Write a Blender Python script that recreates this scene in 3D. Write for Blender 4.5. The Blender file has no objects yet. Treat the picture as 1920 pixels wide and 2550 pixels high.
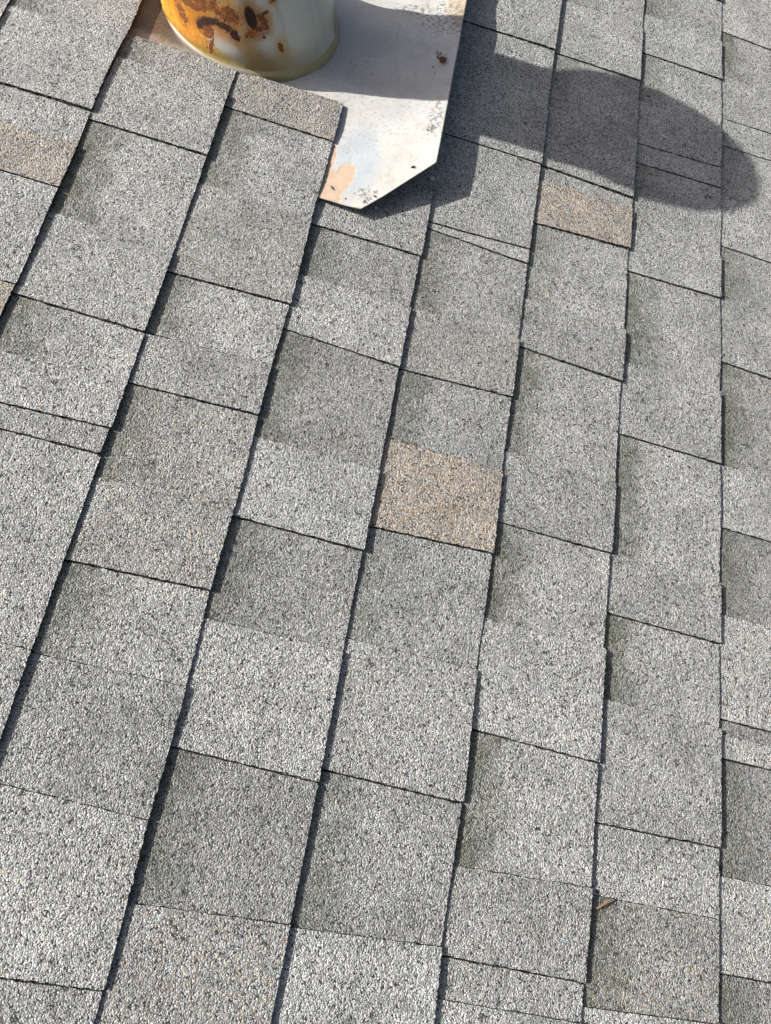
import bpy, math, random
import numpy as np
from mathutils import Matrix, Vector

C = bpy.context.scene
random.seed(11)
rng = np.random.default_rng(5)

# ---------------------------------------------------------------- frame of the roof
PITCH = math.radians(25.0)          # roof falls towards +x
S = 0.143                           # exposure of one shingle course
H0 = 3.4                            # height of the roof's origin above the ground
ROOF = Matrix.Translation((0, 0, H0)) @ Matrix.Rotation(PITCH, 4, 'Y')   # (u down the slope, v along the eave, z normal) -> world

# ---------------------------------------------------------------- camera
cam_d = bpy.data.cameras.new('camera')
cam = bpy.data.objects.new('camera', cam_d)
C.collection.objects.link(cam)
Rc = Matrix(((0.9534, -0.25347, -0.16364), (0.16759, 0.89593, -0.41137), (0.25088, 0.36478, 0.89666)))
q = Rc.to_quaternion(); q.normalize()
cam.matrix_world = ROOF @ (Matrix.Translation((0.29593, 0.0, 0.823)) @ q.to_matrix().to_4x4())
cam_d.sensor_fit = 'VERTICAL'
cam_d.angle = 2 * math.atan(1275 / 2075.67)
cam_d.clip_start = 0.02
cam_d.clip_end = 3000
C.camera = cam

# ---------------------------------------------------------------- sky, sun, exposure
ELEV_ROOF = math.radians(32.0)      # sun above the roof plane
AZ = -0.02                           # small drift of the shadows along the eave
sun_roof = Vector((-math.cos(ELEV_ROOF), AZ, math.sin(ELEV_ROOF))).normalized()
sun_w = (ROOF.to_3x3() @ sun_roof).normalized()
sun_el = math.asin(sun_w.z)
sun_az = math.atan2(sun_w.x, sun_w.y)
w = bpy.data.worlds.new('World'); C.world = w; w.use_nodes = True
wn = w.node_tree.nodes; wl = w.node_tree.links
sky = wn.new('ShaderNodeTexSky'); sky.sky_type = 'NISHITA'; sky.sun_disc = False
sky.sun_elevation = sun_el; sky.sun_rotation = sun_az
sky.air_density = 0.7; sky.dust_density = 6.0; sky.ozone_density = 0.2
wl.new(sky.outputs[0], wn['Background'].inputs[0])
wn['Background'].inputs[1].default_value = 0.07
sl = bpy.data.lights.new('sun', 'SUN'); sl.energy = 4.0; sl.angle = math.radians(0.6); sl.color = (1.0, 0.965, 0.91)
so = bpy.data.objects.new('sun', sl); C.collection.objects.link(so)
so.rotation_euler = (-sun_w).to_track_quat('-Z', 'Y').to_euler()
so.location = (-3, 0, 9)
C.view_settings.view_transform = 'Standard'
C.view_settings.look = 'None'
C.view_settings.exposure = 0.98
C.view_settings.gamma = 1.0
C.view_settings.use_curve_mapping = False


# ---------------------------------------------------------------- node helpers
class NT:
    """a tiny expression layer over a material's node tree"""
    def __init__(s, name):
        s.m = bpy.data.materials.new(name); s.m.use_nodes = True
        s.t = s.m.node_tree; s.b = s.t.nodes['Principled BSDF']
    def n(s, kind, **kw):
        nd = s.t.nodes.new(kind)
        for k, v in kw.items(): setattr(nd, k, v)
        return nd
    def put(s, sock, v):
        if hasattr(v, 'is_linked') or isinstance(v, bpy.types.NodeSocket): s.t.links.new(v, sock)
        else:
            if isinstance(v, (tuple, list)) and sock.type == 'RGBA' and len(v) == 3: v = (*v, 1)
            sock.default_value = v
    def math(s, op, a, b=None, c=None, clamp=False):
        nd = s.n('ShaderNodeMath', operation=op, use_clamp=clamp)
        for i, x in enumerate((a, b, c)):
            if x is not None: s.put(nd.inputs[i], x)
        return nd.outputs[0]
    def add(s, a, b): return s.math('ADD', a, b)
    def sub(s, a, b): return s.math('SUBTRACT', a, b)
    def mul(s, a, b): return s.math('MULTIPLY', a, b)
    def mx(s, a, b): return s.math('MAXIMUM', a, b)
    def mn(s, a, b): return s.math('MINIMUM', a, b)
    def vmath(s, op, a, b=None):
        nd = s.n('ShaderNodeVectorMath', operation=op)
        s.put(nd.inputs[0], a)
        if b is not None: s.put(nd.inputs[3] if op == 'SCALE' else nd.inputs[1], b)
        return nd.outputs['Value'] if op in ('LENGTH', 'DOT_PRODUCT', 'DISTANCE') else nd.outputs[0]
    def step(s, x, lo, hi, a=0.0, b=1.0):
        nd = s.n('ShaderNodeMapRange', interpolation_type='SMOOTHSTEP')
        s.put(nd.inputs[0], x); nd.inputs[1].default_value = lo; nd.inputs[2].default_value = hi
        nd.inputs[3].default_value = a; nd.inputs[4].default_value = b
        return nd.outputs[0]
    def lin(s, x, lo, hi, a=0.0, b=1.0):
        nd = s.n('ShaderNodeMapRange')
        s.put(nd.inputs[0], x)
        for i, v in enumerate((lo, hi, a, b)): nd.inputs[i + 1].default_value = v
        return nd.outputs[0]
    def mix(s, f, a, b, mode='MIX'):
        nd = s.n('ShaderNodeMix', data_type='RGBA', blend_type=mode)
        s.put(nd.inputs[0], f); s.put(nd.inputs[6], a); s.put(nd.inputs[7], b)
        return nd.outputs[2]
    def noise(s, vec, scale, detail=3.0, rough=0.5, out=0):
        nd = s.n('ShaderNodeTexNoise')
        s.put(nd.inputs['Vector'], vec); nd.inputs['Scale'].default_value = scale
        nd.inputs['Detail'].default_value = detail; nd.inputs['Roughness'].default_value = rough
        return nd.outputs[out]
    def voro(s, vec, scale, feature='F1', rand=1.0):
        nd = s.n('ShaderNodeTexVoronoi', feature=feature)
        s.put(nd.inputs['Vector'], vec); nd.inputs['Scale'].default_value = scale
        nd.inputs['Randomness'].default_value = rand
        return nd
    def xyz(s, v):
        nd = s.n('ShaderNodeSeparateXYZ'); s.put(nd.inputs[0], v); return nd.outputs
    def vec(s, x, y, z=0.0):
        nd = s.n('ShaderNodeCombineXYZ')
        for i, v in enumerate((x, y, z)): s.put(nd.inputs[i], v)
        return nd.outputs[0]
    def uv(s): return s.n('ShaderNodeUVMap', uv_map='UVMap').outputs[0]
    def pos(s): return s.n('ShaderNodeNewGeometry').outputs['Position']
    def blob(s, p, c, r, rot=0.0, soft=0.15, wob=None, amp=0.0):
        """1 inside an ellipse of centre c and radii r, with an edge made uneven by wob (0..1 noise)"""
        nd = s.n('ShaderNodeMapping', vector_type='TEXTURE')
        s.put(nd.inputs[0], p)
        nd.inputs[1].default_value = (c[0], c[1], 0); nd.inputs[2].default_value = (0, 0, rot)
        nd.inputs[3].default_value = (r[0], r[1], 1)
        d = s.vmath('LENGTH', nd.outputs[0])
        if wob is not None:
            d = s.add(d, s.mul(s.sub(wob, 0.5), amp))
        return s.step(d, 1 + soft, max(0.0, 1 - soft))
    def mix_f(s, f, a, b): return s.lin(f, 0, 1, a, b)
    def any(s, *m):
        r = m[0]
        for x in m[1:]: r = s.mx(r, x)
        return r
    def bump(s, h, strength, dist, prev=None):
        nd = s.n('ShaderNodeBump'); nd.inputs['Strength'].default_value = strength
        nd.inputs['Distance'].default_value = dist
        s.put(nd.inputs['Height'], h)
        if prev is not None: s.put(nd.inputs['Normal'], prev)
        return nd.outputs[0]
    def done(s, color, rough, normal=None, spec=0.5, metal=None):
        s.put(s.b.inputs['Base Color'], color); s.put(s.b.inputs['Roughness'], rough)
        s.put(s.b.inputs['Specular IOR Level'], spec)
        if metal is not None: s.put(s.b.inputs['Metallic'], metal)
        if normal is not None: s.put(s.b.inputs['Normal'], normal)
        return s.m


def mat_shingle():
    t = NT('mineral_granules')
    pos = t.pos()
    oi = t.n('ShaderNodeObjectInfo')
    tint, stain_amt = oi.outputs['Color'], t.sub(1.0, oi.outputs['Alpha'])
    # stones: two sizes of cell, pushed out of a regular arrangement
    warp = t.vmath('SCALE', t.vmath('SUBTRACT', t.noise(pos, 240, 1, out=1), (0.5, 0.5, 0.5)), 0.0016)
    p = t.vmath('ADD', pos, warp)
    f1 = t.voro(p, 670)
    de = t.voro(p, 670, 'DISTANCE_TO_EDGE')
    r = t.xyz(f1.outputs['Color'])
    r4 = t.n('ShaderNodeTexWhiteNoise', noise_dimensions='3D')
    t.put(r4.inputs['Vector'], f1.outputs['Color']); r4 = r4.outputs['Value']
    clump = t.noise(pos, 150, 2, 0.6)
    wear = t.noise(pos, 14, 4, 0.62)
    mott = t.noise(pos, 42, 3, 0.6)
    # colour of each stone: grey, with a share of tan and of blue-grey stones that differs from tab to tab
    sep = t.n('ShaderNodeSeparateColor'); t.put(sep.inputs[0], tint)
    g = sep.outputs[1]
    sat = t.math('DIVIDE', t.sub(sep.outputs[0], sep.outputs[2]), sep.outputs[0])
    share = t.add(t.mul(t.sub(sat, .012), 1.7), t.mul(t.sub(wear, .5), t.add(.10, t.mul(sat, .9))))
    lum = t.add(t.mul(t.math('POWER', r[0], 1.2), 0.80), 0.655)
    gl = t.mul(g, lum)
    grey = t.vec(t.mul(gl, .990), gl, t.mul(gl, .968))
    tan = t.vec(t.mul(gl, 1.12), t.mul(gl, .885), t.mul(gl, .645))
    blue = t.vec(t.mul(gl, .72), t.mul(gl, .82), t.mul(gl, .86))
    is_blue = t.step(r[2], .84, .86)
    is_tan = t.step(t.sub(share, r4), -.02, .02)
    col = t.mix(t.mul(is_blue, .8), grey, blue)
    col = t.mix(t.mul(is_tan, .9), col, tan)
    dark = t.mul(t.step(r[2], 0.02, 0.10, 1, 0), 0.65)
    col = t.mix(dark, col, (0.075, 0.075, 0.068))
    mm = t.mul(t.lin(wear, 0.3, 0.7, 0.82, 1.13), t.lin(mott, 0.3, 0.7, 0.86, 1.12))
    col = t.mix(1.0, col, t.vec(mm, mm, mm), 'MULTIPLY')
    smudge = t.mul(t.step(t.noise(pos, 21, 5, .68), .57, .70), .5)
    col = t.mix(smudge, col, t.mix(1.0, col, (.52, .53, .45), 'MULTIPLY'))
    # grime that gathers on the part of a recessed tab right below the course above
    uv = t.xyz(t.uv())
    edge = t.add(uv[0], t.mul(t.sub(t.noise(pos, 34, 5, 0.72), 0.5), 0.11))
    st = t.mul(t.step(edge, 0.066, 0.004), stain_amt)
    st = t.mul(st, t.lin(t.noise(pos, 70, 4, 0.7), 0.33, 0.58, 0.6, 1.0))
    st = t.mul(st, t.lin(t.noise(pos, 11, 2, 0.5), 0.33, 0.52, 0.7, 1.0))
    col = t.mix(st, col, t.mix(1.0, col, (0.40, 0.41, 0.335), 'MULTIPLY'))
    # bare asphalt between the stones and in the pits that have lost theirs
    loss = t.step(t.add(t.mul(clump, 0.7), t.mul(t.noise(pos, 31, 3, .6), 0.3)), 0.575, 0.68)
    gapw = t.add(0.075, t.mul(loss, 0.15))
    gap = t.math('SUBTRACT', 1.0, t.math('DIVIDE', de.outputs['Distance'], gapw), clamp=True)
    lost = t.mx(t.mul(t.step(r[1], 0.42, 0.36), loss), t.step(r[1], 0.06, 0.045))
    bare = t.mx(t.step(gap, 0.0, 0.75), lost)
    col = t.mix(bare, col, (0.035, 0.035, 0.033))
    # relief of the stones
    dome = t.math('POWER', t.math('SUBTRACT', 1.0, f1.outputs['Distance'], clamp=True), 0.7)
    h = t.mul(t.add(dome, t.mul(r[0], 0.9)), t.sub(1.0, t.mul(lost, 0.9)))
    h = t.add(h, t.mul(clump, 2.0))
    nrm = t.bump(h, 1.0, 0.0013)
    return t.done(col, 0.88, nrm, spec=0.25)


def mat_edge():
    t = NT('cut_asphalt')
    pos = t.pos()
    f = t.voro(pos, 480)
    r = t.xyz(f.outputs['Color'])
    col = t.mix(t.step(r[0], 0.62, 0.7), (0.02, 0.02, 0.02), (0.10, 0.10, 0.095))
    return t.done(col, 0.9, t.bump(f.outputs['Distance'], 1.0, 0.001), spec=0.2)


# ---------------------------------------------------------------- mesh helpers
def link(name, me, mats=(), parent=None, smooth=False):
    o = bpy.data.objects.new(name, me)
    C.collection.objects.link(o)
    for m in mats: me.materials.append(m)
    if parent is not None: o.parent = parent
    if smooth: me.polygons.foreach_set('use_smooth', [True] * len(me.polygons))
    return o

def mesh(verts, faces, uvs=None, midx=None):
    me = bpy.data.meshes.new('m')
    me.from_pydata([tuple(map(float, v)) for v in verts], [], faces)
    if uvs is not None:
        u = me.uv_layers.new(name='UVMap')
        li = np.zeros(len(me.loops), np.int32); me.loops.foreach_get('vertex_index', li)
        u.data.foreach_set('uv', np.asarray(uvs, np.float32)[li].ravel())
    if midx is not None: me.polygons.foreach_set('material_index', midx)
    me.update()
    return me

def tag(o, label=None, cat=None, group=None, kind=None):
    if label: o['label'] = label
    if cat: o['category'] = cat
    if group: o['group'] = group
    if kind: o['kind'] = kind
    return o


# ---------------------------------------------------------------- ground and roof deck
def mat_ground():
    t = NT('lawn')
    pos = t.pos()
    n = t.noise(pos, 0.8, 6, 0.6)
    col = t.mix(n, (0.035, 0.06, 0.02), (0.075, 0.095, 0.035))
    return t.done(col, 0.95, t.bump(t.noise(pos, 30, 4), 0.6, 0.05), spec=0.2)

me = mesh([(-400, -400, 0), (400, -400, 0), (400, 400, 0), (-400, 400, 0)], [(0, 1, 2, 3)])
tag(link('ground', me, [mat_ground()]), kind='structure')

def mat_felt():
    t = NT('black_roofing_felt')
    pos = t.pos()
    n = t.noise(pos, 90, 4)
    return t.done(t.mix(n, (0.012, 0.012, 0.012), (0.03, 0.03, 0.029)), 0.9)

U0, U1, V0, V1 = -12 * S, 19 * S, -1.5, 3.4
def box(a, b):
    (x0, y0, z0), (x1, y1, z1) = a, b
    v = [(x0, y0, z0), (x1, y0, z0), (x1, y1, z0), (x0, y1, z0), (x0, y0, z1), (x1, y0, z1), (x1, y1, z1), (x0, y1, z1)]
    return v, [(3, 2, 1, 0), (4, 5, 6, 7), (0, 1, 5, 4), (1, 2, 6, 5), (2, 3, 7, 6), (3, 0, 4, 7)]
roof = link('roof', mesh(*box((U0 - .05, V0, -0.035), (U1 - .02, V1, -0.0145))), [mat_felt()])
roof.matrix_world = ROOF
tag(roof, kind='structure')

# ---------------------------------------------------------------- shingles
GRAN, EDGE = mat_shingle(), mat_edge()
COL = dict(L=(.393, .392, .383), M=(.348, .349, .339), O=(.312, .316, .304), D=(.302, .306, .293), T=(.416, .352, .280),
           G=(.398, .366, .328), Z=(.398, .352, .304), B=(.384, .392, .384), P=(.430, .420, .409), W=(.416, .418, .410), Y=(.350, .344, .325), K=(.334, .342, .330))

def smooth_noise(x, seed, wl):
    """a slow wander along the eave, the same for all tabs of a course"""
    r = np.random.default_rng(seed & 0xffff)
    ph = r.uniform(0, 6.28, 4); fr = r.uniform(0.6, 1.8, 4) / wl; a = r.uniform(.4, 1, 4)
    return sum(a[i] * np.sin(6.28 * fr[i] * x + ph[i]) for i in range(4)) / 2

def heights(kind):
    zl, zr, th = {'R': (.0000, .0045, .0040), 'T': (.0013, .0069, .0060), 'H': (.0008, .0060, .0052)}[kind]
    return zl, zr, th

def lift_over_flashing(u, v):
    """the courses that lie on the flashing ride up over its edge"""
    a = np.clip((v - .690) / .10, 0, 1) * np.clip((1.40 - v) / .06, 0, 1); b = np.clip((u + 2 * S) / (2 * S), 0, 1)
    a = a * a * (3 - 2 * a); b = b * b * (3 - 2 * b)
    return .0055 * a * b

def tab_mesh(k, v_hi, v_lo, kind, lift=0.0, cell=0.0027, rows=40, seed=0, both=True):
    """one tab of course k: a slab from 3 cm under the course above down to its butt edge.
    v_hi / v_lo are (at the upper line, at the butt) pairs."""
    zl, zr, th = heights(kind)
    r = np.random.default_rng(seed)
    uL, uR = (k - 1) * S - .03, k * S
    L = max(.004, ((v_hi[0] - v_lo[0]) + (v_hi[1] - v_lo[1])) / 2)
    nv = max(3, int(L / cell)) + 1
    nu = rows
    butt = r.normal(0, .0004) + (.0004 if kind == 'T' else -.0004)
    a = np.linspace(0, 1, nv); b = np.linspace(0, 1, nu)
    wob_t, wob_b = r.normal(0, .00032, nu), r.normal(0, .00032, nu)
    tw = r.normal(0, .0004, 4)
    P = np.zeros((nu, nv, 3))
    for i in range(nu):
        f = (uL + b[i] * (uR - uL) - (k - 1) * S) / S
        vh = v_hi[0] + (v_hi[1] - v_hi[0]) * f; vl = v_lo[0] + (v_lo[1] - v_lo[0]) * f
        v = vl + (vh - vl) * a
        v[-1] += wob_t[i] - .0004; v[0] += wob_b[i] + .0004
        u = np.full(nv, uL + b[i] * (uR - uL))
        if i == nu - 1:
            u = u + butt + .0009 * smooth_noise(v, 977 + k * 31, .35) + r.normal(0, .00032, nv)
            u[0] -= abs(r.normal(0, .0003)); u[-1] -= abs(r.normal(0, .0003))
        z = zl + (zr - zl) * f + lift + tw[0] * a + tw[1] * b[i] + .0004 * smooth_noise(v + .5 * u, 55 + k, .22)
        z = z + r.normal(0, .00008, nv)
        if k <= 2: z = z + lift_over_flashing(u, v)
        P[i, :, 0] = u; P[i, :, 1] = v; P[i, :, 2] = z
    N = nu * nv
    bot = P.copy(); bot[:, :, 2] -= th; bot[:, -1, 1] += .0022; bot[:, 0, 1] -= .0006
    rim = [(i, j) for j in range(nv) for i in (nu - 1,)]
    V = np.concatenate([P.reshape(-1, 3), bot.reshape(-1, 3)])
    idx = lambda i, j: i * nv + j
    F, M = [], []
    for i in range(nu - 1):
        for j in range(nv - 1):
            F.append((idx(i, j), idx(i + 1, j), idx(i + 1, j + 1), idx(i, j + 1))); M.append(0)
    for j in range(nv - 1):
        F.append((idx(nu - 1, j), N + idx(nu - 1, j), N + idx(nu - 1, j + 1), idx(nu - 1, j + 1))); M.append(1)
    for i in range(nu - 1):
        F.append((idx(i, 0), N + idx(i, 0), N + idx(i + 1, 0), idx(i + 1, 0))); M.append(1)
        F.append((idx(i, nv - 1), idx(i + 1, nv - 1), N + idx(i + 1, nv - 1), N + idx(i, nv - 1))); M.append(1)
    F.append((N + idx(0, 0), N + idx(0, nv - 1), N + idx(nu - 1, nv - 1), N + idx(nu - 1, 0))); M.append(1)
    UV = np.c_[V[:, 0] - (k - 1) * S, V[:, 1]]
    return V, F, UV, M

# measured courses: the v of the top of each run, then tabs going towards the camera:
# (v of the lower joint at the upper line, at the butt, kind, colour, grime)
COURSES = {
 -1: (1.30, [(1.10, 1.10, 'T', 'M', 0), (.905, .905, 'R', 'L', .7), (.72, .72, 'T', 'L', 0), (.5, .5, 'R', 'M', .6)]),
 0: (1.16, [(.915, .915, 'R', 'M', .75), (.790, .787, 'T', 'L', 0), (.735, .733, 'R', 'L', .3), (.667, .665, 'T', 'Z', 0), (.524, .524, 'H', 'L', .3), (.40, .40, 'R', 'Z', .5)]),
 1: (.936, [(.890, .886, 'R', 'M', .8), (.777, .776, 'T', 'L', 0), (.634, .626, 'R', 'L', 1), (.515, .511, 'T', 'L', 0), (.444, .440, 'R', 'L', .9), (.384, .387, 'T', 'L', 0),
            (.357, .356, 'H', 'M', 0), (.148, .148, 'R', 'L', .35), (-.06, -.06, 'H', 'L', 0), (-.2, -.2, 'R', 'L', .3)]),
 2: (.936, [(.868, .865, 'T', 'G', 0), (.738, .732, 'R', 'L', .9), (.601, .603, 'T', 'Y', 0), (.514, .516, 'R', 'L', .8, .0008), (.447, .449, 'T', 'M', 0), (.333, .330, 'R', 'Y', .8),
            (.240, .243, 'T', 'Y', 0), (.146, .146, 'R', 'L', 1), (.031, .024, 'T', 'K', 0), (-.114, -.110, 'T', 'L', 0), (-.2, -.2, 'R', 'L', .4)]),
 3: (1.12, [(.90, .90, 'R', 'M', 0), (.733, .733, 'T', 'M', 0), (.653, .650, 'R', 'O', .6), (.571, .562, 'T', 'L', 0), (.425, .422, 'R', 'O', .8), (.328, .325, 'T', 'B', 0),
            (.216, .213, 'R', 'O', .6), (.090, .085, 'T', 'L', 0), (-.043, -.038, 'R', 'D', .7), (-.2, -.2, 'T', 'Y', 0)]),
 4: (1.52, [(1.42, 1.42, 'R', 'L', 0), (1.194, 1.196, 'T', 'L', 0), (1.07, 1.07, 'R', 'L', .3), (.957, .956, 'T', 'L', 0), (.796, .801, 'H', 'L', 0, .0016), (.785, .776, 'H', 'L', 0, .0012), (.654, .652, 'R', 'M', .8),
            (.563, .567, 'T', 'Y', 0), (.469, .463, 'R', 'K', .7), (.356, .360, 'T', 'T', 0), (.229, .227, 'R', 'K', .5), (.098, .093, 'T', 'L', 0), (-.040, -.034, 'R', 'K', .7),
            (-.2, -.2, 'T', 'W', 0)]),
 5: (1.60, [(1.43, 1.43, 'T', 'L', 0), (1.326, 1.322, 'R', 'L', .8), (1.198, 1.199, 'T', 'L', 0), (1.08, 1.08, 'R', 'L', .5), (.961, .954, 'T', 'M', 0, .001), (.934, .932, 'R', 'L', .2), (.853, .859, 'T', 'T', 0),
            (.722, .719, 'R', 'L', .7), (.647, .638, 'T', 'M', 0), (.494, .490, 'R', 'L', .9), (.402, .398, 'T', 'M', 0), (.286, .283, 'R', 'L', .9), (.167, .160, 'T', 'L', 0),
            (.036, .040, 'R', 'L', 1), (-.041, -.043, 'T', 'M', 0), (-.076, -.076, 'R', 'L', .4), (-.2, -.2, 'T', 'L', 0)]),
 6: (1.60, [(1.47, 1.47, 'T', 'P', 0), (1.368, 1.365, 'R', 'L', .9), (1.273, 1.273, 'T', 'W', 0), (1.16, 1.16, 'R', 'L', .8), (1.070, 1.076, 'T', 'L', 0, .0008), (1.031, 1.035, 'H', 'L', 0), (.90, .90, 'R', 'L', .5),
            (.823, .826, 'T', 'L', 0), (.672, .669, 'R', 'L', .9), (.563, .560, 'T', 'L', 0), (.400, .397, 'R', 'L', .9), (.327, .323, 'T', 'M', 0), (.230, .226, 'R', 'L', 1),
            (.102, .102, 'T', 'M', 0), (.034, .034, 'R', 'L', .1), (-.063, -.058, 'R', 'Y', 1), (-.2, -.2, 'T', 'W', 0)]),
 7: (1.66, [(1.399, 1.393, 'T', 'P', 0), (1.290, 1.286, 'R', 'L', 1), (1.190, 1.194, 'T', 'L', 0), (1.131, 1.134, 'H', 'W', 0), (1.02, 1.02, 'R', 'L', .4), (.926, .922, 'T', 'L', 0), (.831, .827, 'R', 'L', .8),
            (.722, .713, 'T', 'L', 0), (.562, .558, 'R', 'M', .9), (.474, .470, 'T', 'W', 0), (.361, .358, 'R', 'O', .8), (.238, .234, 'T', 'P', 0), (.221, .219, 'R', 'O', .3),
            (.195, .194, 'T', 'P', 0), (.076, .074, 'R', 'D', .8), (-.014, -.014, 'T', 'P', 0), (-.2, -.2, 'R', 'O', .8)]),
}

shingle_n = 0
def add_tab(k, hi, lo, kind, c, stain, lift=0.0):
    global shingle_n
    shingle_n += 1
    V, F, UV, M = tab_mesh(k, hi, lo, kind, lift, seed=shingle_n * 7 + 3)
    c0 = np.array([(k - .5) * S, (hi[0] + lo[0]) / 2, 0.0])
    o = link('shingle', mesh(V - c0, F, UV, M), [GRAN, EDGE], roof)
    o.location = c0
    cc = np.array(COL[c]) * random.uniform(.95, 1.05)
    o.color = (*cc, 1 - stain)
    if c == 'T': o['label'] = {4: 'tan shingle tab in the middle of the roof', 5: 'tan shingle tab at the edge of the vent shadow'}[k]
    return o

field = {}      # everything well outside the picture, joined
def field_tab(k, hi, lo, kind, c, stain):
    V, F, UV, M = tab_mesh(k, hi, lo, kind, 0, cell=.02, rows=3, seed=int(k * 991 + hi[0] * 5000) & 0xffff)
    field.setdefault((c), []).append((V, F, UV, M))

def random_run(k, v_from, v_to):
    v = v_from; kind = random.choice('TR')
    while v > v_to + .001:
        nv = max(v_to, v - random.uniform(.075, .17))
        yield (v, v), (nv, nv), kind, random.choice('LLLMMYKGBO'), (.7 if kind == 'R' else 0)
        kind = 'R' if kind == 'T' else 'T'
        v = nv

for k in range(-11, 20):
    if k in COURSES:
        top, tabs = COURSES[k]
        prev = (top, top)
        gap = 0
        for len_, (a, b, kind, c, st, *g_) in enumerate(tabs):
            add_tab(k, prev if not gap else (prev[0] - gap, prev[1] - gap), (a, b), kind, c, st)
            gap = g_[0] if g_ else 0
            nk = tabs[len_ + 1][2] if len_ + 1 < len(tabs) else 'T'
            if not gap and 'RHT'.index(kind) > 'RHT'.index(nk): gap = .0009
            prev = (a, b)
        for t_ in random_run(k, prev[0], V0): field_tab(k, *t_)
        up = 1.20 if k in (1, 2) else top
        if k in (1, 2): up = 1.345
        if k == 3: up = 1.345
        for t_ in random_run(k, V1, up): field_tab(k, *t_)
    else:
        for t_ in random_run(k, V1, V0): field_tab(k, *t_)
for c, parts in field.items():
    off = 0; VV, FF, UU, MM = [], [], [], []
    for V, F, UV, M in parts:
        VV.append(V); UU.append(UV); MM += M
        FF += [tuple(i + off for i in f) for f in F]; off += len(V)
    o = link('shingle_field', mesh(np.concatenate(VV), FF, np.concatenate(UU), MM), [GRAN, EDGE], roof)
    o.color = (*COL[c], .5); o['kind'] = 'stuff'

# ---------------------------------------------------------------- roof vent
vent = bpy.data.objects.new('roof_vent', None)
C.collection.objects.link(vent)
VB = Vector((.1385, 1.05, .002))
vent.matrix_world = ROOF @ Matrix.Translation(VB)
tag(vent, 'round white metal roof vent with a rusty orange side, on a big painted flashing sheet', 'roof vent')

def flash_z(u, v):
    f = np.clip((u - .12) / .14, 0, 1)
    z = -.0035 + .0065 * f * f * (3 - 2 * f) + .036 * np.clip((u - .25) / .167, 0, 1.2) ** 1.6
    z = z + .0007 * np.sin(52 * u + 17 * v) * np.sin(43 * v - 21 * u + .6) + .0004 * np.sin(97 * u - 60 * v)
    return z + .0005 * np.sin(31 * v + 9 * u) + .0006 * np.sin(67 * v + 20 * u + 1) * np.clip((u - .1) / .2, 0, 1)

# shared with the rust on the collar
A_ = Vector((-math.sin(PITCH), 0, math.cos(PITCH)))
PROFILE = [(-.009, .1190), (0, .1195), (.004, .1202), (.0075, .1192), (.0095, .1172), (.011, .1158), (.018, .1150), (.030, .1145), (.050, .1098), (.075, .1040), (.100, .0985), (.130, .0945),
           (.160, .0910), (.190, .0892), (.215, .0880)]
def ring(h, r, n=128):
    f = min(1, max(0, h / .06)); f = f * f * (3 - 2 * f)
    nrm = (Vector((0, 0, 1)) * (1 - f) + A_ * f).normalized()
    e1 = Vector((0, 1, 0)).cross(nrm).normalized(); e2 = nrm.cross(e1).normalized()
    c = A_ * h
    return [c + e1 * (r * math.cos(2 * math.pi * i / n)) + e2 * (r * math.sin(2 * math.pi * i / n)) for i in range(n)]

def lathe(profile, n=128, cap=False):
    V, UV, F = [], [], []
    for h, r in profile:
        rg = ring(h, r, n)
        for i in range(n + 1):
            V.append(rg[i % n]); UV.append((i / n, h))
    m = n + 1
    for a in range(len(profile) - 1):
        for i in range(n):
            F.append((a * m + i, a * m + i + 1, (a + 1) * m + i + 1, (a + 1) * m + i))
    return V, F, UV

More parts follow.
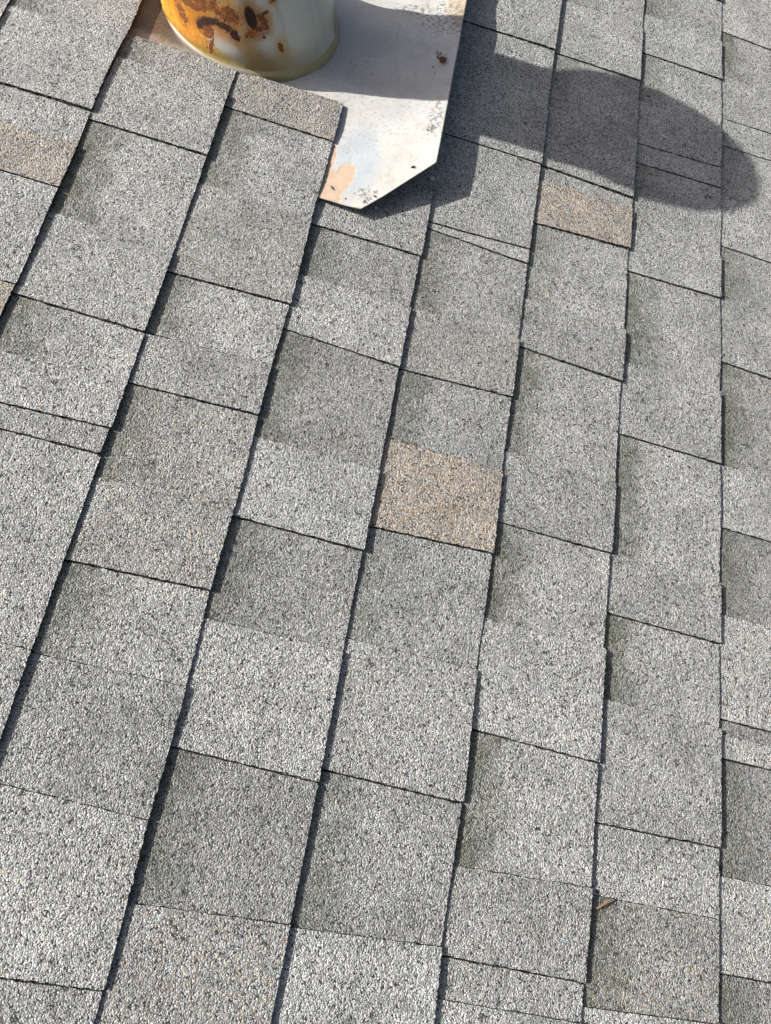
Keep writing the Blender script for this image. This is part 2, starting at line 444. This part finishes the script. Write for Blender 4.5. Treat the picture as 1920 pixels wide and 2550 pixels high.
def mat_flash():
    t = NT('chalky_white_paint')
    uv = t.uv(); pos = t.pos()
    n1 = t.noise(uv, 9, 4, 0.6); n2 = t.noise(uv, 60, 5, 0.65); n3 = t.noise(uv, 260, 3, 0.6)
    col = t.mix(t.step(n1, .35, .65), (.430, .434, .420), (.440, .430, .398))
    col = t.mix(t.blob(uv, (.323, .845), (.028, .06), 0, .35, n2, .5), col, (.36, .39, .41))
    dirt = t.step(t.noise(uv, 20, 7, 0.72), .45, .72, 0, .50)
    col = t.mix(dirt, col, (.27, .255, .22))
    pipe_reflection = t.any(t.blob(uv, (.300, .995), (.075, .018), -.12, .8, n1, .7), t.blob(uv, (.27, 1.05), (.05, .06), 0, .9, n1, .5))  # soft reflection of the pipe beside the collar, painted as brown-grey smears
    col = t.mix(t.mul(pipe_reflection, .45), col, (.26, .245, .22))
    # primer showing where the paint has come off
    pe = t.add(t.mul(n2, .55), t.mul(n3, .45))
    prim = t.any(t.blob(uv, (.294, .790), (.020, .034), .12, .05, pe, .9), t.blob(uv, (.311, .812), (.012, .028), -.15, .04, pe, .55),
                 t.blob(uv, (.288, .835), (.007, .03), 0, .05, n2, 1.0),
                 t.blob(uv, (.330, 1.185), (.03, .010), .25, .05, n2, .6), t.blob(uv, (.340, .766), (.014, .003), .3, .1, n2, .8),
                 )
    col = t.mix(prim, col, t.mix(t.step(n2, .35, .65), (.40, .295, .21), (.45, .345, .255)))
    # brown old metal near the shingles on the upper side
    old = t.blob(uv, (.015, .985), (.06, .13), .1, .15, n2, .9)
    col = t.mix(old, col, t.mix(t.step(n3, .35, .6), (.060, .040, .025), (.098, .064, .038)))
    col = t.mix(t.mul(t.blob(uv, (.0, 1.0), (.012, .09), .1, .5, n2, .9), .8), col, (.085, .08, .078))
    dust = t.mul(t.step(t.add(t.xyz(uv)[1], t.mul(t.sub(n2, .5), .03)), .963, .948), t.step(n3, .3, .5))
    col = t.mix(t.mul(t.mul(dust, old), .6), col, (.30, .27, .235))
    # ochre run at the outer edge
    och = t.mul(t.blob(uv, (.416, 1.165), (.022, .045), .1, .6, n2, 1.2), t.step(n3, .38, .58))
    col = t.mix(t.mul(och, .85), col, (.33, .21, .05))
    # flaked specks down to grey metal
    sp_zone = t.any(t.blob(uv, (.395, 1.14), (.05, .05), 0, .6), t.blob(uv, (.408, .94), (.012, .05), 0, .6), t.blob(uv, (.345, .792), (.02, .015), 0, .6),
                    t.blob(uv, (.36, 1.15), (.05, .02), 0, .6), t.mul(t.blob(uv, (.3, 1.0), (.2, .2), 0, .5), .55))
    sp = t.mul(t.step(t.add(t.noise(uv, 190, 5, 0.75), t.mul(sp_zone, .13)), .640, .685), sp_zone)
    col = t.mix(sp, col, (.17, .165, .16))
    scr = t.noise(t.vmath('MULTIPLY', t.vmath('ADD', uv, t.vmath('SCALE', t.noise(uv, 12, 2, out=1), .03)), (35, 420, 1)), 1.0, 3, .6)
    scr = t.mul(t.step(scr, .66, .74), t.step(n2, .42, .62))
    col = t.mix(t.mul(scr, .45), col, (.23, .225, .215))
    cloud = t.step(t.noise(t.vmath('MULTIPLY', uv, (7, 15, 1)), 1.0, 4, .6), .42, .66)
    col = t.mix(t.mul(cloud, .22), col, (.27, .255, .235))
    hsum = t.sub(t.mul(n3, .3), t.mul(t.mx(prim, sp), 1.0))
    nrm = t.bump(hsum, .6, .0005)
    nrm = t.bump(t.noise(uv, 26, 4, .55), .45, .004, nrm)
    return t.done(col, t.lin(n1, .3, .7, .26, .5), nrm, spec=.5)

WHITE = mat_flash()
corner = [(.4172, 1.262), (.4195, 1.06), (.4205, .858), (.3655, .792), (.3415, .7655), (-.09, .7655), (-.125, .80), (-.125, 1.30), (-.09, 1.33), (.36, 1.33)]
def poly_in(pts, x, y):
    c = False; j = len(pts) - 1
    for i in range(len(pts)):
        xi, yi = pts[i]; xj, yj = pts[j]
        if (yi > y) != (yj > y) and x < (xj - xi) * (y - yi) / (yj - yi) + xi: c = not c
        j = i
    return c

def flashing():
    """sheet: rows of quads clipped to the outline (each row spans the outline's own left and right limits)"""
    nv_, nu_ = 90, 60
    vs = np.linspace(.7656, 1.3299, nv_)
    def span(v):
        xs = []
        for i in range(len(corner)):
            (x0, y0), (x1, y1) = corner[i], corner[(i + 1) % len(corner)]
            if (y0 - v) * (y1 - v) <= 0 and y0 != y1: xs.append(x0 + (x1 - x0) * (v - y0) / (y1 - y0))
        return min(xs), max(xs)
    # insert the corners' own rows so that they stay sharp
    vs = np.array(sorted(set(vs.tolist() + [.858, .792, .80, 1.30, 1.262])))
    rows = []
    for v in vs:
        a, b = span(v)
        u = a + (b - a) * (1 - (1 - np.linspace(0, 1, nu_)) ** 1.4)
        vv = v + .005 * np.clip((.3415 - u) / .0555, 0, 1) * max(0, 1 - (v - .7655) / .1)
        rows.append(np.c_[u, vv, flash_z(u, vv)])
    P = np.array(rows); nr = len(vs); N = nr * nu_
    top = P.reshape(-1, 3); bot = top.copy(); bot[:, 2] -= .0011
    V = np.concatenate([top, bot]); F = []
    ix = lambda i, j: i * nu_ + j
    for i in range(nr - 1):
        for j in range(nu_ - 1):
            F.append((ix(i, j), ix(i, j + 1), ix(i + 1, j + 1), ix(i + 1, j)))
            F.append((N + ix(i, j), N + ix(i + 1, j), N + ix(i + 1, j + 1), N + ix(i, j + 1)))
    for i in range(nr - 1):
        for j, s in ((0, 1), (nu_ - 1, -1)):
            f = (ix(i, j), ix(i + 1, j), N + ix(i + 1, j), N + ix(i, j)); F.append(f if s > 0 else f[::-1])
    for j in range(nu_ - 1):
        F.append((ix(0, j), N + ix(0, j), N + ix(0, j + 1), ix(0, j + 1)))
        F.append((ix(nr - 1, j), ix(nr - 1, j + 1), N + ix(nr - 1, j + 1), N + ix(nr - 1, j)))
    UV = V[:, :2].copy()
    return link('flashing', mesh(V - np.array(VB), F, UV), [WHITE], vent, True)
fl = flashing()

def mat_vent(rusty=True):
    t = NT('rusted_white_enamel')
    uv = t.uv(); x = t.xyz(uv)
    # unrolled coordinate in metres: across = angle * 0.1
    p_x = t.mul(x[0], 0.628)
    p = t.vec(p_x, x[1], 0)
    pos = t.pos()
    n1 = t.noise(pos, 22, 4, .6); n2 = t.noise(pos, 70, 5, .65); n3 = t.noise(pos, 260, 4, .65)
    q1 = t.noise(p, 120, 5, .7); q2 = t.noise(p, 420, 4, .7)
    wob = t.add(t.mul(q1, .75), t.mul(q2, .25))
    bend = lambda sc, am, d: t.vmath('SCALE', t.vmath('SUBTRACT', t.noise(p, sc, d, .6, out=1), (.5, .5, .5)), am)
    p_plain = p
    p = t.vmath('ADD', p, t.vmath('ADD', bend(75, .0085, 2), bend(330, .0040, 3)))
    flat = t.n('ShaderNodeVectorMath', operation='MULTIPLY'); t.put(flat.inputs[0], p); flat.inputs[1].default_value = (1, 1, 0)
    p = flat.outputs[0]
    B = lambda c, r, rot=0.0, soft=.15, amp=.5: t.blob(p, c, r, rot, soft, wob, amp)
    white = t.mix(t.step(n1, .35, .65), (.50, .51, .50), (.53, .52, .485))
    run = t.noise(t.vmath('MULTIPLY', uv, (60, 9, 1)), 1.0, 5, .65)
    white = t.mix(t.step(run, .5, .75, 0, .5), white, (.36, .34, .29))
    col = white
    # yellow-ochre bleed over the weather side, thinning out to the right
    ye = t.any(B((.395, .045), (.080, .095), .10, .20, .7), B((.462, .083), (.043, .020), .15, .30, .9))
    pale = t.any(B((.4715, .0385), (.0175, .0120), -.35, .40, .4), B((.510, .078), (.011, .016), .0, .3, .5))
    ye = t.mul(ye, t.sub(1.0, t.mul(pale, .92)))
    yc = t.mix(t.step(q1, .35, .65), (.56, .20, .012), (.66, .32, .03))
    yc = t.mix(t.mul(t.step(t.noise(t.vmath('MULTIPLY', p, (210, 26, 1)), 1.0, 4, .65), .48, .68), .75), yc, (.25, .085, .012))
    yc = t.mix(t.mul(t.step(p_x, .435, .480), t.step(n1, .3, .6, .6, 1)), yc, (.52, .40, .15))
    col = t.mix(t.mul(ye, .97), col, yc)
    # haloes and runs
    halo = t.any(B((.5095, .063), (.0125, .019), 0, .5, .5), B((.506, .049), (.017, .011), .1, .6, .9), B((.524, .056), (.010, .015), .3, .6, .9),
                 B((.4915, .041), (.014, .010), -.6, .6, .8), B((.534, .029), (.008, .009), 0, .7, .7), B((.541, .069), (.008, .006), 0, .7, .7), B((.488, .062), (.018, .02), -.5, .5, .8),
                 B((.498, .031), (.012, .012), -.6, .7, .8))
    col = t.mix(t.mul(halo, .8), col, (.45, .27, .06))
    # olive wash along the foot
    foot = t.mul(t.step(t.add(x[1], t.mul(t.sub(n1, .5), .018)), .036, .011), t.step(p_x, .62, .52))
    col = t.mix(t.mul(foot, .85), col, (.27, .20, .055))
    brn = B((.5055, .016), (.018, .015), 0, .7, .8)
    col = t.mix(t.mul(brn, .75), col, (.20, .11, .025))
    stripe = t.mul(t.blob(p, (.5425, .085), (.0035, .06), 0, .7, n2, .8), .35)
    col = t.mix(stripe, col, (.36, .27, .14))
    # scale rust: orange-brown fields with dark cores
    fld = t.any(B((.446, .086), (.032, .0110), -.15, .18, 2.2), B((.4515, .0545), (.0105, .0110), .5, .20, 1.1), B((.418, .071), (.0060, .018), .5, .3, 2.4),
                B((.509, .0470), (.0120, .0030), .25, .2, 1.6), B((.522, .0545), (.0038, .0100), .35, .3, 2.2), B((.483, .0715), (.016, .0075), -.60, .25, 2.4), B((.541, .0695), (.0055, .0025), 0, .3, 1.2),
                B((.5335, .0290), (.0036, .0048), .4, .3, 2.0), B((.5185, .041), (.0016, .0018), 0, .3, .8), B((.4530, .030), (.0022, .016), -.35, .35, 2.2), B((.528, .061), (.0040, .0024), 0, .3, 1.6))
    fmask = t.step(fld, .35, .75)
    glow = t.any(B((.4560, .058), (.030, .016), -.35, .6, 1.0), B((.447, .086), (.046, .017), -.15, .6, 1.0), B((.416, .069), (.012, .03), .4, .7, 1.2), B((.488, .067), (.016, .012), -.6, .6, 1.0))
    col = t.mix(t.mul(glow, t.lin(q1, .3, .65, .2, .85)), col, (.47, .185, .014))
    fc = t.mix(t.step(q2, .42, .60), (.075, .020, .006), (.27, .075, .016))
    fc = t.mix(t.step(q1, .52, .62), fc, (.42, .155, .025))
    soft = t.any(B((.4570, .0630), (.024, .012), .02, .7, .9), B((.4755, .0580), (.020, .011), -.50, .7, .9), B((.5095, .0615), (.0115, .0185), 0, .6, .6), B((.486, .047), (.009, .011), .5, .7, .9), B((.509, .047), (.019, .008), .25, .8, 1.2))
    col = t.mix(t.mul(soft, t.lin(q1, .3, .65, .35, .9)), col, (.27, .085, .014))
    col = t.mix(t.mul(fmask, .92), col, fc)
    core = t.any(t.blob(p_plain, (.5098, .0615), (.0066, .0125), .05, .20, wob, .45), B((.4570, .0640), (.0165, .0055), .02, .32, 1.1), B((.4755, .0580), (.0135, .0048), -.50, .32, 1.1),
                 B((.4865, .0480), (.0048, .0065), .55, .2, 1.0), B((.4450, .0600), (.0042, .0055), .2, .2, .9))
    col = t.mix(core, col, t.mix(t.step(q2, .42, .62), (.018, .008, .005), (.062, .017, .008)))
    # speckle of fine rust
    zone = t.any(t.blob(p, (.487, .068), (.020, .022), -.5, .6), t.blob(p, (.416, .068), (.012, .030), .3, .6), t.blob(p, (.52, .054), (.012, .016), 0, .6),
                 t.blob(p, (.452, .03), (.012, .02), 0, .7), t.mul(t.blob(p, (.49, .025), (.03, .012), 0, .8), .45), t.blob(p, (.44, .086), (.05, .016), 0, .5))
    sp = t.mul(t.step(t.add(t.noise(p, 380, 5, .75), t.mul(zone, .15)), .655, .715), zone)
    col = t.mix(t.mul(sp, .85), col, (.13, .050, .012))
    # yellowed sealant bead round the foot
    bead = t.step(t.add(x[1], t.mul(t.sub(n2, .5), .0015)), .0108, .0098)
    col = t.mix(t.mul(bead, t.step(p_x, .46, .50, .75, .95)), col, t.mix(t.step(p_x, .47, .51), (.30, .28, .25), t.mix(n2, (.30, .24, .11), (.42, .36, .20))))
    rustm = t.any(fmask, core, sp)
    nrm = t.bump(t.sub(t.mul(rustm, t.add(.5, n3)), t.mul(n2, .1)), .55, .0006)
    nrm = t.bump(n1, .25, .004, nrm)
    return t.done(col, t.add(t.mix_f(rustm, .40, .85), t.mul(n2, .12)), nrm, spec=.5)

ENAMEL = mat_vent()
V, F, UV = lathe(PROFILE)
col_o = link('collar', mesh(V, F, UV), [ENAMEL], vent, True)

def mat_galv():
    t = NT('weathered_zinc')
    pos = t.pos()
    n = t.noise(pos, 18, 4, .6)
    c = t.mix(n, (.42, .42, .41), (.58, .57, .55))
    c = t.mix(t.step(t.noise(pos, 9, 5, .7), .56, .68), c, (.30, .12, .04))
    return t.done(c, .45, t.bump(n, .3, .003), metal=.4)
ZINC = mat_galv()

# pipe above the frame, and the knocked-askew rain cap on three straps
CAP_H = .585
V, F, UV = lathe([(.2130, .0895), (.2145, .0903), (.228, .0903), (.2295, .0885), (CAP_H - .085, .0885), (CAP_H - .085, .0865), (.3, .0865)], 96)
link('pipe', mesh(V, F, UV), [ZINC], vent, True)
cap_c = A_ * CAP_H + Vector((0, .014, 0))
tilt = Matrix.Rotation(math.radians(-11), 3, 'X')
capn = (tilt @ A_).normalized()
k1 = Vector((0, 1, 0)).cross(capn).normalized(); k2 = capn.cross(k1).normalized()
def cap_lathe(prof, n=96):
    V, UV, F = [], [], []
    for h, r in prof:
        for i in range(n + 1):
            a = 2 * math.pi * i / n
            V.append(cap_c + capn * h + k1 * (r * math.cos(a)) + k2 * (r * math.sin(a))); UV.append((i / n, h))
    m = n + 1
    for a in range(len(prof) - 1):
        for i in range(n): F.append((a * m + i, a * m + i + 1, (a + 1) * m + i + 1, (a + 1) * m + i))
    return V, F, UV
V, F, UV = cap_lathe([(-.016, .116), (-.017, .118), (0, .1185), (.002, .1175), (.030, .030), (.034, .0005), (.032, .0005), (.028, .030), (.000, .1165), (-.016, .116)])
link('rain_cap', mesh(V, F, UV), [ZINC], vent, True)
for a in (.4, 2.5, 4.6):
    d = k1 * math.cos(a) + k2 * math.sin(a); s_ = capn.cross(d)
    d0 = ring(CAP_H - .14, .0891, 360)[int(math.degrees(a))]
    top = cap_c + d * .095 + capn * .003
    vv = []
    for c_ in (d0, d0 + (top - d0) * .55 + d * .004, top):
        for x_, y_ in ((-.009, 0), (.009, 0), (.009, .0014), (-.009, .0014)): vv.append(c_ + s_ * x_ + d * y_)
    ff = [(3, 2, 1, 0), (8, 9, 10, 11)]
    for b in (0, 4):
        for j in range(4): ff.append((b + j, b + (j + 1) % 4, b + 4 + (j + 1) % 4, b + 4 + j))
    link('strap', mesh(vv, ff), [ZINC], vent)

# ---------------------------------------------------------------- nails and torn nail holes in the flashing
def plain(name, c, rough=.8, spec=.3):
    t = NT(name); n = t.noise(t.pos(), 420, 4, .65)
    return t.done(t.mix(n, tuple(x * .6 for x in c), tuple(min(1, x * 1.4) for x in c)), rough, t.bump(n, .6, .0005), spec=spec)
HOLE_SHADE = plain('painted_hole_shade', (.010, .010, .012), .95, .05)  # shade inside the holes, put into a near-black floor colour
TORN = plain('torn_metal', (.34, .33, .31), .5, .5)
RUST = plain('nail_rust', (.11, .042, .018), .9)

def on_flash(u, v, dz=0.0): return Vector((u, v, float(flash_z(u, v)) + dz)) - VB
def flash_app(u, v):
    """point of the raised sheet that lies on the sight line to the plane point (u, v)"""
    c = np.array((.29593, 0, .823)); z = .005
    for _ in range(8):
        s = (c[2] - z) / c[2]
        uu, vv = c[0] + (u - c[0]) * s * 1.0, v * s
        z = float(flash_z(uu, vv)) + 0
    return uu, vv

def hole(u, v, ru, rv, rot=0.0):
    """nail hole: a raised lip round a closed floor, its inner shade painted black"""
    n = 18; V, F, M = [], [], []
    r = np.random.default_rng(int(u * 1e5))
    j = 1 + r.normal(0, .10, n)
    for rad, h in ((1.35, .0002), (1.12, .0008), (1.0, .0007), (.9, .0003)):
        for i in range(n):
            a = 2 * math.pi * i / n
            x, y = ru * rad * j[i] * math.cos(a), rv * rad * j[i] * math.sin(a)
            V.append(on_flash(u + x * math.cos(rot) - y * math.sin(rot), v + x * math.sin(rot) + y * math.cos(rot), h))
    for a in range(3):
        for i in range(n):
            F.append((a * n + i, a * n + (i + 1) % n, (a + 1) * n + (i + 1) % n, (a + 1) * n + i)); M.append(0 if a < 2 else 1)
    F.append(tuple(3 * n + i for i in range(n))); M.append(1)
    return link('nail_hole', mesh(V, F, None, M), [WHITE, HOLE_SHADE], vent)

def tear(u, v, size, n, seed):
    """a few bent-up flakes of bare metal round a ripped-out nail"""
    r = np.random.default_rng(seed); V, F = [], []
    for k in range(n):
        a = r.uniform(0, 6.28); d = r.uniform(.25, .95) * size
        c = on_flash(u + d * math.cos(a), v + d * math.sin(a), .0004)
        w_ = r.uniform(.25, .5) * size; l_ = r.uniform(.35, .8) * size; b = r.uniform(0, 6.28)
        e = Vector((math.cos(b), math.sin(b), 0)); s_ = Vector((-e.y, e.x, 0))
        up = Vector((0, 0, r.uniform(.25, 1.0) * size * .6))
        m = len(V)
        V += [c - s_ * w_ * .5, c + s_ * w_ * .5, c + e * l_ * .6 + s_ * w_ * .35 + up * .6, c + e * l_ + up, c + e * l_ * .55 - s_ * w_ * .4 + up * .5]
        V += [p_ + Vector((0, 0, -.0006)) for p_ in V[m:m + 5]]
        F += [tuple(range(m, m + 5)), tuple(range(m + 9, m + 4, -1))] + [(m + i, m + 5 + i, m + 5 + (i + 1) % 5, m + (i + 1) % 5) for i in range(5)]
    return link('torn_metal', mesh(V, F), [TORN], vent)

h1 = flash_app(.4035, 1.094)
tear(h1[0] - .001, h1[1] + .009, .0085, 9, 3)
hole(h1[0] - .004, h1[1] + .006, .0022, .0022)
n_ = 16; V, F = [], []
base = on_flash(h1[0] + .001, h1[1] - .002)
for rad, h in ((.0016, -.002), (.0016, .0045), (.0052, .0048), (.0054, .0056), (.0040, .0062)):
    for i in range(n_):
        a = 2 * math.pi * i / n_
        V.append(base + Vector((rad * math.cos(a) + h * .18, rad * math.sin(a) - h * .2, h + rad * math.cos(a) * .12)))
for a in range(4):
    for i in range(n_): F.append((a * n_ + i, a * n_ + (i + 1) % n_, (a + 1) * n_ + (i + 1) % n_, (a + 1) * n_ + i))
F.append(tuple(4 * n_ + i for i in range(n_)))
tag(link('nail', mesh(V, F), [RUST], vent, False), 'rusty nail head standing proud of the white sheet')
hole(*flash_app(.395, 1.076), .0014, .0010)
hole(*flash_app(.399, 1.063), .0008, .0007)
h2 = flash_app(.4095, .956)
tear(h2[0], h2[1], .006, 6, 8); hole(h2[0] - .002, h2[1] - .002, .0012, .0011)
hole(h2[0] + .001, h2[1] + .007, .0012, .0011)
hole(*flash_app(.397, .8785), .0031, .0023, .2)
h3 = flash_app(.345, .797)
tear(h3[0] + .001, h3[1] + .001, .0075, 9, 21); hole(h3[0] - .001, h3[1] - .003, .0024, .0016, .3)
hole(*flash_app(.3555, .8085), .0020, .0013, -.3)
hole(*flash_app(.320, .789), .0011, .0010)

# ---------------------------------------------------------------- small loose things
def top_z(k, u, kind, lift=0.0):
    zl, zr, th = heights(kind); return zl + (zr - zl) * (u - (k - 1) * S) / S + lift

TWIG = plain('twig_bark', (.20, .115, .065), .8)
a, b = Vector((.7235, .0225, .0045)), Vector((.7385, .0345, .0064))
V, F = [], []
n_ = 8; d = (b - a).normalized(); e1 = d.cross(Vector((0, 0, 1))).normalized(); e2 = d.cross(e1)
for i, f in enumerate((0, .12, .5, .86, 1)):
    c = a.lerp(b, f) + e1 * (.0006 * math.sin(3 * f)); r_ = (.0007, .0011, .0010, .0008, .0004)[i]
    for j in range(n_): V.append(c + e1 * r_ * math.cos(6.283 * j / n_) + e2 * r_ * math.sin(6.283 * j / n_))
for i in range(4):
    for j in range(n_): F.append((i * n_ + j, i * n_ + (j + 1) % n_, (i + 1) * n_ + (j + 1) % n_, (i + 1) * n_ + j))
F += [tuple(range(n_ - 1, -1, -1)), tuple(4 * n_ + j for j in range(n_))]
ctr = (a + b) / 2
tw = link('twig', mesh([v - ctr for v in V], F), [TWIG], None, True)
tw.matrix_world = ROOF @ Matrix.Translation(ctr)
tag(tw, 'tiny reddish brown twig lying across a shingle joint near the bottom right', 'twig')

LEAF = plain('dry_leaf', (.085, .075, .075), .85)
lu, lv = flash_app(.3010, .799)
V = []; n_ = 12
prof = [(0, 0), (.0012, .0011), (.0030, .0017), (.0052, .0015), (.0074, .0008), (.0094, .0)]
ang = math.radians(-42); ca, sa = math.cos(ang), math.sin(ang)
top_ = []
for x_, y_ in prof: top_.append((x_ - .0045, y_, .0009))
for x_, y_ in prof[-2:0:-1]: top_.append((x_ - .0045, -y_, .0009))
V = [(x * ca - y * sa, x * sa + y * ca, z) for x, y, z in top_]
m = len(V); mid = (0, 0, .0016)
V = V + [(x, y, .0003) for x, y, z in V] + [mid]
F = [(i, (i + 1) % m, 2 * m) for i in range(m)] + [(i + m, (i + 1) % m + m, (i + 1) % m, i) for i in range(m)] + [tuple(range(2 * m - 1, m - 1, -1))]
lf = link('dry_leaf', mesh(V, F), [LEAF])
lf.matrix_world = ROOF @ Matrix.Translation((lu, lv, float(flash_z(lu, lv))))
tag(lf, 'small dark dried leaf on the peach coloured patch of the white sheet', 'leaf')

CRUMB = plain('paint_crumb', (.50, .46, .36), .8)
def crumb(u, v, z, size, seed, label):
    r = np.random.default_rng(seed); V, F = [], []
    n = 9
    for i in range(n):
        a = 2 * math.pi * i / n; q_ = size * r.uniform(.6, 1.15)
        V.append((q_ * math.cos(a), q_ * math.sin(a) * .8, r.uniform(0, .4) * size))
    V += [(x * .6, y * .6, z_ + size * r.uniform(.5, .9)) for x, y, z_ in V] + [(0, 0, size * .9)]
    F = [(i, (i + 1) % n, n + (i + 1) % n, n + i) for i in range(n)] + [(n + i, n + (i + 1) % n, 2 * n) for i in range(n)] + [tuple(range(n - 1, -1, -1))]
    o = link('paint_chip', mesh(V, F), [CRUMB]); o.matrix_world = ROOF @ Matrix.Translation((u, v, z))
    tag(o, label, 'paint chip')
crumb(.4235, .861, .0085, .0038, 4, 'larger cream paint chip on dark shaded shingle beside the clipped corner of the sheet')
crumb(.3600, .786, .0040, .0024, 9, 'smaller cream paint chip in the shade just under the slanting edge of the sheet')
